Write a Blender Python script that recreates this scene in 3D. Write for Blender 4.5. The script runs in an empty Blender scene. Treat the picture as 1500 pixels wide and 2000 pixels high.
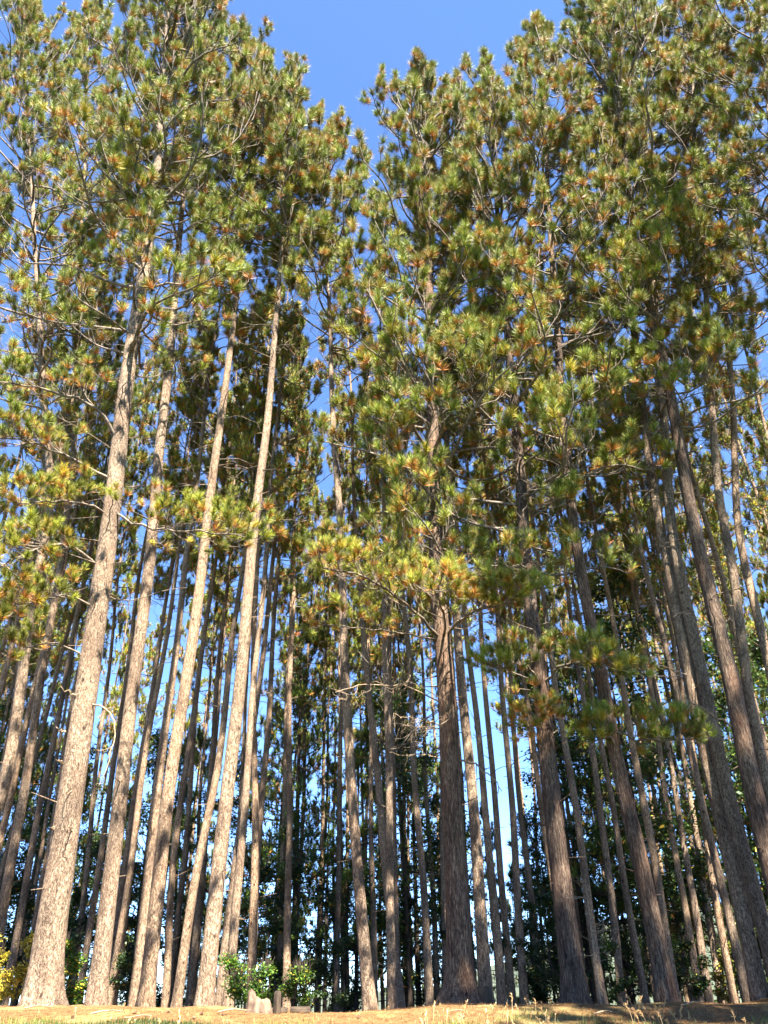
import bpy, math, random
import numpy as np
from mathutils import Matrix, Vector

# ------------------------------------------------------------------ camera, sky, sun, exposure
SC = bpy.context.scene
COL = SC.collection
FPX = 1500.0                                   # focal length in photo pixels (photo 1500 x 2000)
CAMZ = 1.6
PITCH, ROLL = math.radians(32.05), math.radians(-1.2)
CAM_M = (Matrix.Rotation(math.pi / 2 + PITCH, 3, 'X') @ Matrix.Rotation(ROLL, 3, 'Z'))
cam_d = bpy.data.cameras.new("camera")
cam_d.sensor_fit = 'VERTICAL'
cam_d.sensor_height = 32.0
cam_d.lens = 24.0
cam_d.clip_start = 0.1
cam_d.clip_end = 6000
cam = bpy.data.objects.new("camera", cam_d)
COL.objects.link(cam)
cam.matrix_world = Matrix.Translation((0, 0, CAMZ)) @ CAM_M.to_4x4()
SC.camera = cam

SUN_EL, SUN_AZ = math.radians(57), math.radians(158)   # azimuth from +Y towards +X: behind the camera, to its right
world = bpy.data.worlds.new("World")
SC.world = world
world.use_nodes = True
wn = world.node_tree
wn.nodes.clear()
w_out = wn.nodes.new('ShaderNodeOutputWorld')
w_bg = wn.nodes.new('ShaderNodeBackground')
w_sky = wn.nodes.new('ShaderNodeTexSky')
w_sky.sky_type = 'NISHITA'
w_sky.sun_disc = False
w_sky.sun_elevation = SUN_EL
w_sky.sun_rotation = SUN_AZ
w_sky.altitude = 3000
w_sky.air_density = 0.8
w_sky.dust_density = 0.0
w_sky.ozone_density = 8.0
w_bg.inputs['Strength'].default_value = 0.065
wn.links.new(w_sky.outputs[0], w_bg.inputs['Color'])
wn.links.new(w_bg.outputs[0], w_out.inputs['Surface'])

sun_d = bpy.data.lights.new("sun", 'SUN')
sun_d.energy = 5.0
sun_d.angle = math.radians(0.53)
sun_d.color = (1.0, 0.93, 0.82)
sun = bpy.data.objects.new("sun", sun_d)
COL.objects.link(sun)
SUN_V = Vector((math.sin(SUN_AZ) * math.cos(SUN_EL), math.cos(SUN_AZ) * math.cos(SUN_EL), math.sin(SUN_EL)))
sun.rotation_euler = SUN_V.to_track_quat('Z', 'Y').to_euler()
sun.location = SUN_V * 60

SC.view_settings.view_transform = 'Standard'
SC.view_settings.look = 'None'
SC.view_settings.exposure = 3.4
SC.view_settings.gamma = 1.0
SC.cycles.max_bounces = 6
SC.cycles.diffuse_bounces = 2
SC.cycles.transparent_max_bounces = 4

# ------------------------------------------------------------------ helpers
rng = np.random.default_rng(11)
M3 = np.array(CAM_M)


def unproj(px, py, Y):
    d = M3 @ np.array([(px - 750) / FPX, (1000 - py) / FPX, -1.0])
    t = Y / d[1]
    return np.array([d[0] * t, Y, CAMZ + d[2] * t])


def srgb(c):
    c = np.asarray(c, float)
    return np.where(c <= 0.0031308, c * 12.92, 1.055 * np.power(np.clip(c, 0, 1), 1 / 2.4) - 0.055)


class Buf:
    """collects vertices, quads, triangles and vertex colours for ONE mesh"""
    def __init__(s):
        s.v, s.q, s.t, s.c, s.n = [], [], [], [], 0

    def add(s, v, q=None, t=None, c=None):
        v = np.asarray(v, np.float32).reshape(-1, 3)
        if q is not None and len(q):
            s.q.append(np.asarray(q, np.int64).reshape(-1, 4) + s.n)
        if t is not None and len(t):
            s.t.append(np.asarray(t, np.int64).reshape(-1, 3) + s.n)
        s.v.append(v)
        if c is not None:
            s.c.append(np.asarray(c, np.float32).reshape(-1, 3))
        s.n += len(v)

    def mesh(s, name, mat, smooth=True):
        me = bpy.data.meshes.new(name)
        v = np.concatenate(s.v)
        q = np.concatenate(s.q) if s.q else np.zeros((0, 4), np.int64)
        t = np.concatenate(s.t) if s.t else np.zeros((0, 3), np.int64)
        nl = len(q) * 4 + len(t) * 3
        me.vertices.add(len(v))
        me.vertices.foreach_set('co', v.ravel())
        me.loops.add(nl)
        me.loops.foreach_set('vertex_index', np.concatenate([q.ravel(), t.ravel()]).astype(np.int32))
        me.polygons.add(len(q) + len(t))
        st = np.concatenate([np.arange(len(q)) * 4, len(q) * 4 + np.arange(len(t)) * 3]).astype(np.int32)
        me.polygons.foreach_set('loop_start', st)
        me.polygons.foreach_set('loop_total', np.concatenate([np.full(len(q), 4), np.full(len(t), 3)]).astype(np.int32))
        me.polygons.foreach_set('use_smooth', np.full(len(q) + len(t), smooth))
        if s.c:
            c = np.concatenate(s.c)
            at = me.color_attributes.new('tint', 'BYTE_COLOR', 'POINT')
            rgba = np.ones((len(v), 4), np.float32)
            rgba[:, :3] = c
            at.data.foreach_set('color', rgba.ravel())
        me.update(calc_edges=True)
        if mat:
            me.materials.append(mat)
        return me


def obj(name, me, parent=None, loc=None):
    o = bpy.data.objects.new(name, me)
    COL.objects.link(o)
    if parent is not None:
        o.parent = parent
    if loc is not None:
        o.location = loc
    return o


def tag(o, label=None, cat=None, group=None, kind=None):
    if label: o['label'] = label
    if cat: o['category'] = cat
    if group: o['group'] = group
    if kind: o['kind'] = kind
    return o


def nrm(a):
    return a / np.maximum(np.linalg.norm(a, axis=-1, keepdims=True), 1e-9)


def tubes(P, R, sides):
    """P (m,k,3), R (m,k) -> verts, quads of m tapered tubes"""
    P = np.asarray(P, float); R = np.asarray(R, float)
    m, k, _ = P.shape
    T = np.empty_like(P)
    T[:, 1:-1] = P[:, 2:] - P[:, :-2]
    T[:, 0] = P[:, 1] - P[:, 0]
    T[:, -1] = P[:, -1] - P[:, -2]
    T = nrm(T)
    main = nrm(P[:, -1] - P[:, 0])
    ref = np.where(np.abs(main[:, 2:3]) > 0.8, np.array([[1.0, 0.13, 0]]), np.array([[0.1, 0.07, 1.0]]))
    ref = np.repeat(ref[:, None, :], k, 1)
    A = nrm(np.cross(T, ref)); B = np.cross(T, A)
    th = np.arange(sides) / sides * 2 * np.pi
    V = P[:, :, None, :] + R[:, :, None, None] * (A[:, :, None, :] * np.cos(th)[None, None, :, None] + B[:, :, None, :] * np.sin(th)[None, None, :, None])
    idx = np.arange(m * k * sides).reshape(m, k, sides)
    a = idx[:, :-1, :]; b = idx[:, 1:, :]
    q = np.stack([a, np.roll(a, -1, 2), np.roll(b, -1, 2), b], -1).reshape(-1, 4)
    return V.reshape(-1, 3), q


# ------------------------------------------------------------------ materials
def new_mat(name):
    m = bpy.data.materials.new(name)
    m.use_nodes = True
    nt = m.node_tree
    nt.nodes.clear()
    out = nt.nodes.new('ShaderNodeOutputMaterial')
    bs = nt.nodes.new('ShaderNodeBsdfPrincipled')
    nt.links.new(bs.outputs[0], out.inputs[0])
    return m, nt, out, bs


def noise(nt, vec, scale, detail=4, rough=0.6, dist=0.0):
    n = nt.nodes.new('ShaderNodeTexNoise')
    n.inputs['Scale'].default_value = scale
    n.inputs['Detail'].default_value = detail
    n.inputs['Roughness'].default_value = rough
    n.inputs['Distortion'].default_value = dist
    nt.links.new(vec, n.inputs['Vector'])
    return n.outputs['Fac']


def ramp(nt, fac, stops):
    r = nt.nodes.new('ShaderNodeValToRGB')
    el = r.color_ramp.elements
    while len(el) < len(stops):
        el.new(0.5)
    for e, (p, c) in zip(el, stops):
        e.position = p
        e.color = (*c, 1) if len(c) == 3 else c
    nt.links.new(fac, r.inputs[0])
    return r.outputs[0]


def mix(nt, a, b, fac, mode='MIX'):
    n = nt.nodes.new('ShaderNodeMix')
    n.data_type = 'RGBA'
    n.blend_type = mode
    if hasattr(fac, 'links'):
        nt.links.new(fac, n.inputs[0])
    else:
        n.inputs[0].default_value = fac
    nt.links.new(a, n.inputs[6])
    if hasattr(b, 'links'):
        nt.links.new(b, n.inputs[7])
    else:
        n.inputs[7].default_value = (*b, 1)
    return n.outputs[2]


def mapping(nt, scale, src='Object'):
    tc = nt.nodes.new('ShaderNodeTexCoord')
    mp = nt.nodes.new('ShaderNodeMapping')
    mp.inputs['Scale'].default_value = scale
    nt.links.new(tc.outputs[src], mp.inputs['Vector'])
    return mp.outputs[0]


def bark_mat(name, light, mid, dark, red, fis=1.0, bump=0.5, zs=1.0):
    m, nt, out, bs = new_mat(name)
    v1 = mapping(nt, (11, 11, 3.6 * zs))
    v2 = mapping(nt, (34, 34, 15 * zs))
    v3 = mapping(nt, (2.2, 2.2, 0.7))
    n1 = noise(nt, v1, 2.6, 6, 0.7, 0.6)
    n2 = noise(nt, v2, 1.6, 5, 0.7, 0.3)
    n3 = noise(nt, v3, 1.5, 3)
    vo = nt.nodes.new('ShaderNodeTexVoronoi')
    vo.feature = 'DISTANCE_TO_EDGE'
    vo.inputs['Scale'].default_value = 2.4
    vo.inputs['Randomness'].default_value = 1.0
    mv = nt.nodes.new('ShaderNodeVectorMath'); mv.operation = 'ADD'
    nz = nt.nodes.new('ShaderNodeTexNoise'); nz.inputs['Scale'].default_value = 3.0
    nt.links.new(v1, nz.inputs['Vector'])
    nt.links.new(v1, mv.inputs[0]); nt.links.new(nz.outputs['Color'], mv.inputs[1])
    nt.links.new(mv.outputs[0], vo.inputs['Vector'])
    base = ramp(nt, n1, [(0.30, dark), (0.45, mid), (0.62, light), (0.8, light)])
    fine = ramp(nt, n2, [(0.36, (0.38, 0.33, 0.30)), (0.50, (0.95, 0.95, 0.95)), (0.62, (1.35, 1.33, 1.28))])
    c = mix(nt, base, fine, 1.0, 'MULTIPLY')
    rr = ramp(nt, n3, [(0.45, (0, 0, 0)), (0.7, (1, 1, 1))])
    c2 = mix(nt, c, red, rr)
    fmul = nt.nodes.new('ShaderNodeMath'); fmul.operation = 'MULTIPLY'; fmul.inputs[1].default_value = 0.45
    nt.links.new(rr, fmul.inputs[0])
    c2 = mix(nt, c, red, fmul.outputs[0])
    fr = ramp(nt, vo.outputs['Distance'], [(0.0, (0.45, 0.38, 0.34)), (0.10 * fis, (1, 1, 1))])
    c3 = mix(nt, c2, fr, 1.0, 'MULTIPLY')
    st = ramp(nt, noise(nt, mapping(nt, (1.3, 1.3, 0.45)), 1.0, 5, 0.65, 1.0), [(0.36, (0.58, 0.56, 0.56)), (0.52, (1, 1, 1)), (0.68, (1.15, 1.13, 1.08))])
    c3 = mix(nt, c3, st, 1.0, 'MULTIPLY')
    vk = nt.nodes.new('ShaderNodeTexVoronoi'); vk.inputs['Scale'].default_value = 1.0
    nt.links.new(mapping(nt, (3.4, 3.4, 2.1)), vk.inputs['Vector'])
    kn = ramp(nt, vk.outputs['Distance'], [(0.05, (0.18, 0.14, 0.12)), (0.12, (1, 1, 1))])
    c3 = mix(nt, c3, kn, 1.0, 'MULTIPLY')
    oi = nt.nodes.new('ShaderNodeObjectInfo')
    tr = ramp(nt, oi.outputs['Random'], [(0.0, (0.82, 0.80, 0.80)), (0.5, (1, 0.97, 0.95)), (1.0, (1.1, 1.0, 0.9))])
    c4 = mix(nt, c3, tr, 1.0, 'MULTIPLY')
    nt.links.new(c4, bs.inputs['Base Color'])
    bs.inputs['Roughness'].default_value = 0.85
    bs.inputs['Specular IOR Level'].default_value = 0.2
    sm = nt.nodes.new('ShaderNodeMath'); sm.operation = 'MULTIPLY_ADD'; sm.inputs[1].default_value = 0.5
    nt.links.new(n2, sm.inputs[0]); nt.links.new(n1, sm.inputs[2])
    fm = nt.nodes.new('ShaderNodeMath'); fm.operation = 'MULTIPLY_ADD'; fm.inputs[1].default_value = 0.8
    cl = nt.nodes.new('ShaderNodeMath'); cl.operation = 'MINIMUM'; cl.inputs[1].default_value = 0.25
    nt.links.new(vo.outputs['Distance'], cl.inputs[0])
    nt.links.new(cl.outputs[0], fm.inputs[0]); nt.links.new(sm.outputs[0], fm.inputs[2])
    bp = nt.nodes.new('ShaderNodeBump')
    bp.inputs['Strength'].default_value = bump
    bp.inputs['Distance'].default_value = 0.03
    nt.links.new(fm.outputs[0], bp.inputs['Height'])
    nt.links.new(bp.outputs[0], bs.inputs['Normal'])
    return m


def tint_mat(name, translucent=0.3, rough=0.45, spec=0.5):
    m, nt, out, bs = new_mat(name)
    at = nt.nodes.new('ShaderNodeAttribute')
    at.attribute_name = 'tint'
    nt.links.new(at.outputs['Color'], bs.inputs['Base Color'])
    bs.inputs['Roughness'].default_value = rough
    bs.inputs['Specular IOR Level'].default_value = spec
    if translucent > 0:
        tl = nt.nodes.new('ShaderNodeBsdfTranslucent')
        nt.links.new(at.outputs['Color'], tl.inputs['Color'])
        ms = nt.nodes.new('ShaderNodeMixShader')
        ms.inputs[0].default_value = translucent
        nt.links.new(bs.outputs[0], ms.inputs[1])
        nt.links.new(tl.outputs[0], ms.inputs[2])
        nt.links.new(ms.outputs[0], out.inputs[0])
    return m


def plain_bark(name, a, b, sc=(30, 30, 30), bump=0.3):
    m, nt, out, bs = new_mat(name)
    v = mapping(nt, sc)
    n = noise(nt, v, 1.0, 4, 0.65)
    nt.links.new(ramp(nt, n, [(0.35, b), (0.62, a)]), bs.inputs['Base Color'])
    bs.inputs['Roughness'].default_value = 0.85
    bs.inputs['Specular IOR Level'].default_value = 0.2
    bp = nt.nodes.new('ShaderNodeBump'); bp.inputs['Strength'].default_value = bump; bp.inputs['Distance'].default_value = 0.02
    nt.links.new(n, bp.inputs['Height']); nt.links.new(bp.outputs[0], bs.inputs['Normal'])
    return m


BARK = bark_mat('pine_bark', (0.315, 0.25, 0.178), (0.165, 0.122, 0.082), (0.036, 0.024, 0.016), (0.185, 0.115, 0.072), 1.0, 1.0)
BARK_OLD = bark_mat('old_pine_bark', (0.20, 0.155, 0.112), (0.095, 0.066, 0.046), (0.018, 0.012, 0.009), (0.15, 0.07, 0.036), 2.2, 1.0, 0.42)
BARK_DARK = bark_mat('grey_brown_bark', (0.07, 0.056, 0.044), (0.04, 0.033, 0.027), (0.018, 0.015, 0.012), (0.05, 0.035, 0.028))
TWIG = plain_bark('twig_bark', (0.16, 0.125, 0.092), (0.035, 0.026, 0.02), (14, 14, 14))
DEADWOOD = plain_bark('bleached_twig', (0.24, 0.175, 0.11), (0.10, 0.07, 0.045), (18, 18, 18))
NEEDLE = tint_mat('pine_needles', 0.10, 0.5, 0.2)
LEAF = tint_mat('broad_leaves', 0.35, 0.5, 0.4)

# ------------------------------------------------------------------ ground
CR_PX = np.array([-400, 0, 150, 400, 560, 650, 760, 900, 1000, 1150, 1250, 1500, 1900])
CR_PY = np.array([1966, 1971, 1973, 1976, 1984, 1984, 1978, 1963, 1967, 1964, 1968, 1963, 1960])
CREST_Y = 12.3
cr_pts = np.array([unproj(a, b, CREST_Y) for a, b in zip(CR_PX, CR_PY)])


def ground_z(x, y):
    x = np.asarray(x, float); y = np.asarray(y, float)
    c = np.interp(x, cr_pts[:, 0], cr_pts[:, 2])
    up = np.clip(y / CREST_Y, -2, 1)
    rise = c * np.sign(up) * np.abs(up) ** 1.25
    beyond = np.clip(y - CREST_Y, 0, None)
    z = np.where(y < CREST_Y, rise, c - 0.012 * beyond - 0.0035 * np.clip(beyond - 3, 0, 40) ** 2 * 0.6)
    z = np.where(beyond > 43, z - 0.09 * (beyond - 43), z)
    z = np.where(y > 200, -18.0, np.maximum(z, -18.0))
    return z


def fbm2(x, y, s=1.0):
    return (np.sin(x * 1.7 * s + 1.3 * np.sin(y * 1.1 * s)) * np.sin(y * 1.9 * s + 0.8 * np.sin(x * 1.5 * s + 2)) +
            0.5 * np.sin(x * 4.1 * s + 2.2 + np.sin(y * 3.3 * s)) * np.sin(y * 4.7 * s + 1.1) +
            0.25 * np.sin(x * 9.3 * s + 0.4) * np.sin(y * 10.1 * s + 2.6 + np.sin(x * 7 * s)))


def gz(x, y):
    return float(ground_z(x, y) + 0.018 * fbm2(np.asarray(x), np.asarray(y), 1.6))


# wooded hills far beyond the stand
hb = Buf()
hx = np.linspace(-2600, 2600, 260); hy = np.linspace(900, 2100, 40)
HX, HY = np.meshgrid(hx, hy)
prof = np.interp(hx, [-2600, -800, -300, 60, 260, 420, 700, 1200, 2600], [-6, -4, 0, 6, 62, 110, 132, 170, 120])
t = np.clip((hy - 900) / 500, 0, 1)[:, None]
HZ = -22 + (prof[None, :] + 14) * np.sin(t * np.pi / 2) + 5 * fbm2(HX, HY, 0.02) * t + 3.5 * np.abs(fbm2(HX, HY, 0.09)) * t
ii = np.arange(HX.size).reshape(HX.shape)
hb.add(np.stack([HX, HY, HZ], -1), q=np.stack([ii[:-1, :-1], ii[:-1, 1:], ii[1:, 1:], ii[1:, :-1]], -1))
hm, nt, out, bs = new_mat('wooded_hill')
v = mapping(nt, (1, 1, 1))
n1 = noise(nt, v, 0.05, 6, 0.75)
nt.links.new(ramp(nt, n1, [(0.35, (0.012, 0.022, 0.015)), (0.6, (0.04, 0.05, 0.025)), (0.75, (0.07, 0.06, 0.025))]), bs.inputs['Base Color'])
bs.inputs['Roughness'].default_value = 1
tag(obj('hills', hb.mesh('hills', hm)), 'distant wooded hills beyond the pine stand', None, None, 'structure')


# ------------------------------------------------------------------ needles, foliage
def tuft_geo(buf, O, A, n, L, W, rg, orange, bright, base_len=0.16, spread=(12, 80)):
    """O (t,3) tips' bases, A (t,3) axes; n needles each; orange (t,) share of old needles; bright (t,3) tint"""
    t = len(O)
    if t == 0:
        return
    A = nrm(A)
    u = rg.random((t, n))
    O2 = O[:, None, :] + A[:, None, :] * ((u - 0.35) * base_len)[:, :, None]
    ref = np.where(np.abs(A[:, 2:3]) > 0.9, np.array([[1.0, 0, 0]]), np.array([[0, 0, 1.0]]))
    B = nrm(np.cross(A, ref)); C = np.cross(A, B)
    ph = rg.random((t, n)) * 2 * np.pi
    th = np.radians(spread[0] + (spread[1] - spread[0]) * np.sqrt(rg.random((t, n))) * (1.12 - 0.75 * u))
    D = A[:, None, :] * np.cos(th)[..., None] + (B[:, None, :] * np.cos(ph)[..., None] + C[:, None, :] * np.sin(ph)[..., None]) * np.sin(th)[..., None]
    D = D + np.array([0, 0, 0.12])
    D = nrm(D)
    ln = L * (0.72 + 0.45 * rg.random((t, n))) * rg.uniform(0.7, 1.2, (t, 1))
    S = nrm(np.cross(D, rg.normal(size=(t, n, 3))))
    w = W * (0.7 + 0.6 * rg.random((t, n)))
    p0 = O2 + S * (w / 2)[..., None]
    p1 = O2 - S * (w / 2)[..., None]
    p2 = O2 + D * ln[..., None]
    V = np.stack([p0, p1, p2], 2).reshape(-1, 3)
    T = np.arange(t * n * 3).reshape(-1, 3)
    isor = (rg.random((t, n)) < orange[:, None] * np.clip(1.9 - 2.9 * u, 0.02, 1.3))
    r = rg.random((t, n, 1)) ** 1.25
    green = np.array([0.028, 0.062, 0.007]) * (1 - r) + np.array([0.315, 0.345, 0.036]) * r
    green = green * bright[:, None, :]
    r2 = rg.random((t, n, 1))
    org = np.array([0.30, 0.095, 0.018]) * (1 - r2) + np.array([0.44, 0.20, 0.036]) * r2
    c = np.where(isor[..., None], org, green)
    c3 = np.repeat(c[:, :, None, :], 3, 2)
    c3[:, :, :2] *= 0.7                               # each needle darker at its base than at its tip
    c3[:, :, 2] = c3[:, :, 2] * 1.3 + 0.012
    buf.add(V, t=T, c=np.clip(c3, 0, 1).reshape(-1, 3))


def curve_pts(P0, az, el, L, k, up, wig, rg):
    """(m) start points, azimuth, elevation, length -> (m,k,3) curved limbs, with tips lifted by `up`"""
    s = np.linspace(0, 1, k)[None, :]
    m = len(P0)
    ph = rg.random((m, 1)) * 6.28
    fr = 1.0 + rg.random((m, 1)) * 1.6
    daz = wig * (np.sin(s * fr * 3.5 + ph) - np.sin(ph)) * 0.9
    e = el[:, None] + up[:, None] * s ** 1.5 + wig * 0.5 * np.sin(s * 6 + ph)
    a = az[:, None] + daz
    d = np.stack([np.sin(a) * np.cos(e), np.cos(a) * np.cos(e), np.sin(e)], -1)
    step = (L / (k - 1))[:, None, None] * d
    P = np.zeros((m, k, 3))
    P[:, 1:] = np.cumsum(0.5 * (step[:, 1:] + step[:, :-1]), 1)
    return P + P0[:, None, :]


def at_s(P, idx, s):
    k = P.shape[1]
    f = np.clip(s, 0, 0.999) * (k - 1)
    i = f.astype(int); w = (f - i)[:, None]
    a = P[idx, i]; b = P[idx, i + 1]
    return a * (1 - w) + b * w, nrm(b - a)


def dir_azel(D):
    return np.arctan2(D[:, 0], D[:, 1]), np.arcsin(np.clip(D[:, 2], -1, 1))


LOD = {0: (165, 0.245, 0.0105), 1: (50, 0.22, 0.017), 2: (26, 0.22, 0.026)}


def grow(limbs, LR, R0, wood, need, rg, n2=5, n3=5, lod=0, live=1.0, orange=0.22, dead=None, hue=None, twl=1.0, s2=0.22, nsz=1.0, bare=False):
    """from limb curves (m,k,3): side branches, twigs and needle tufts.  live = share of tufts kept"""
    m, k, _ = limbs.shape
    sR = np.linspace(1, 0.28, k)[None, :]
    v, q = tubes(limbs, R0[:, None] * sR, 6 if lod == 0 else 5 if lod == 1 else 4)
    wood.add(v, q=q)
    i2 = np.repeat(np.arange(m), n2)
    s = s2 + (1 - s2) * ((np.tile(np.arange(n2), m) + rg.random(m * n2)) / n2)
    p, d = at_s(limbs, i2, s)
    az, el = dir_azel(d)
    side = np.where((np.arange(m * n2) % 2) == 0, 1, -1)
    az2 = az + side * np.radians(rg.uniform(22, 68, m * n2))
    el2 = el + np.radians(rg.uniform(-8, 28, m * n2))
    L2 = LR[i2] * rg.uniform(0.24, 0.46, m * n2) * (1.25 - 0.7 * s)
    L2 = np.clip(L2, 0.25, 1.5)
    B2 = curve_pts(p, az2, el2, L2, 5, np.radians(rg.uniform(5, 55, m * n2)), 0.35, rg)
    r2 = np.clip(R0[i2] * 0.42 * (1.1 - 0.5 * s), 0.005, 0.03)
    v, q = tubes(B2, r2[:, None] * np.linspace(1, 0.4, 5)[None, :], 4 if lod < 2 else 3)
    wood.add(v, q=q)
    m2 = len(B2)
    i3 = np.repeat(np.arange(m2), n3)
    s3 = 0.30 + 0.70 * ((np.tile(np.arange(n3), m2) + rg.random(m2 * n3)) / n3)
    p, d = at_s(B2, i3, s3)
    az, el = dir_azel(d)
    az3 = az + rg.normal(0, 0.75, m2 * n3)
    el3 = np.clip(el + np.radians(rg.uniform(0, 50, m2 * n3)), -0.4, 1.35)
    L3 = rg.uniform(0.16, 0.46, m2 * n3) * twl
    B3 = curve_pts(p, az3, el3, L3, 3, np.radians(rg.uniform(5, 40, m2 * n3)), 0.3, rg)
    v, q = tubes(B3, np.full((len(B3), 1), 0.0065 if lod < 2 else 0.009) * np.array([[1, 0.8, 0.6]]), 3)
    wood.add(v, q=q)
    if bare:                                          # dead fine twigs in the shaded inside of the crown
        nb = m * 5
        ib = np.repeat(np.arange(m), 5)
        p, d = at_s(limbs, ib, rg.uniform(0.08, 0.6, nb))
        az, el = dir_azel(d)
        Bb = curve_pts(p, az + rg.normal(0, 0.9, nb), el + rg.normal(0.1, 0.5, nb), rg.uniform(0.25, 0.95, nb), 7, rg.normal(0.2, 0.8, nb), 0.9, rg)
        v, q = tubes(Bb, np.full((nb, 1), 0.008) * np.linspace(1, 0.4, 7)[None], 3)
        wood.add(v, q=q)
        ic = np.repeat(np.arange(nb), 2)
        p, d = at_s(Bb, ic, rg.uniform(0.3, 0.9, nb * 2))
        az, el = dir_azel(d)
        Bc = curve_pts(p, az + rg.normal(0, 0.9, nb * 2), el + rg.normal(0.1, 0.5, nb * 2), rg.uniform(0.12, 0.4, nb * 2), 5, rg.normal(0.2, 0.8, nb * 2), 0.9, rg)
        v, q = tubes(Bc, np.full((nb * 2, 1), 0.005) * np.linspace(1, 0.5, 5)[None], 3)
        wood.add(v, q=q)
    # tufts on twig ends, on branch ends and on limb ends
    E = [B3[:, -1], B2[:, -1], limbs[:, -1]]
    X = [B3[:, -1] - B3[:, -2], B2[:, -1] - B2[:, -2], limbs[:, -1] - limbs[:, -2]]
    own = [i2[i3], i2, np.arange(m)]
    E = np.concatenate(E); X = nrm(np.concatenate(X)); own = np.concatenate(own)
    keep = rg.random(len(E)) < (live if np.isscalar(live) else live[own])
    E, X, own = E[keep], X[keep], own[keep]
    X = nrm(X + np.array([0, 0, 0.45]))
    n, L, W = LOD[lod]
    t = len(E)
    # whole tufts differ: fresh green, yellowing, a few rust-brown dead ones
    br = np.ones((t, 3)) * rg.uniform(0.4, 1.25, (t, 1))
    yel = (rg.random(t) < 0.14)[:, None]
    br = np.where(yel, br * np.array([1.55, 1.12, 0.75]), br)
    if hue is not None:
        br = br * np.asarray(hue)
    og = np.where(rg.random(t) < orange * 0.9, rg.uniform(0.45, 0.9, t), rg.uniform(0.0, 0.16, t))
    og = np.where(rg.random(t) < 0.015, 1.3, og)
    tuft_geo(need, E, X, n, L * nsz, W * nsz ** 1.3, rg, og, br, base_len=0.16 * nsz)
    return B2


def profile(tt, kind):
    if kind == 'front':
        return np.interp(tt, [0, 0.15, 0.45, 0.75, 0.93, 1], [0.75, 1.0, 1.0, 0.85, 0.62, 0.35])
    return np.interp(tt, [0, 0.2, 0.5, 0.8, 1], [0.55, 0.9, 1.0, 0.65, 0.15])


def resample(P, n):
    P = np.asarray(P, float)
    z = P[:, 2]
    zz = np.linspace(z[0], z[-1], n)
    out = np.stack([np.interp(zz, z, P[:, 0]), np.interp(zz, z, P[:, 1]), zz], -1)
    for _ in range(3):
        o = out.copy()
        o[1:-1, :2] = 0.25 * out[:-2, :2] + 0.5 * out[1:-1, :2] + 0.25 * out[2:, :2]
        out = o
    return out


def trunk_geo(buf, P, D, H, rg, sides=14, flare=1.35, lump=0.03):
    """P resampled polyline in local coordinates (z=0 is the ground)"""
    h = np.clip(P[:, 2], 0, None)
    r = D / 2 * np.clip(1 - h / (H * 1.03), 0.0, 1) ** 0.72
    r = np.maximum(r, 0.012)
    r = r * (1 + (flare - 1) * np.exp(-h / 0.28)) * (1 + 0.08 * np.exp(-h / 1.2))
    k = len(P)
    v, q = tubes(P[None], r[None], sides)
    V = v.reshape(k, sides, 3)
    c = P[:, None, :]
    th = np.arange(sides) / sides * 2 * np.pi
    ph = rg.random(4) * 6.28
    zz = P[:, 2][:, None]
    f = 1 + lump * (np.sin(2 * th[None] + 0.35 * zz + ph[0]) + 0.7 * np.sin(3 * th[None] - 0.5 * zz + ph[1]))
    f = f + (flare - 1) * 0.38 * np.exp(-np.clip(zz, 0, None) / 0.22) * np.sin(5 * th[None] + ph[2])
    f = f + rg.normal(0, 0.012, f.shape)
    V = c + (V - c) * f[..., None]
    buf.add(V.reshape(-1, 3), q=q)
    return r


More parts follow.
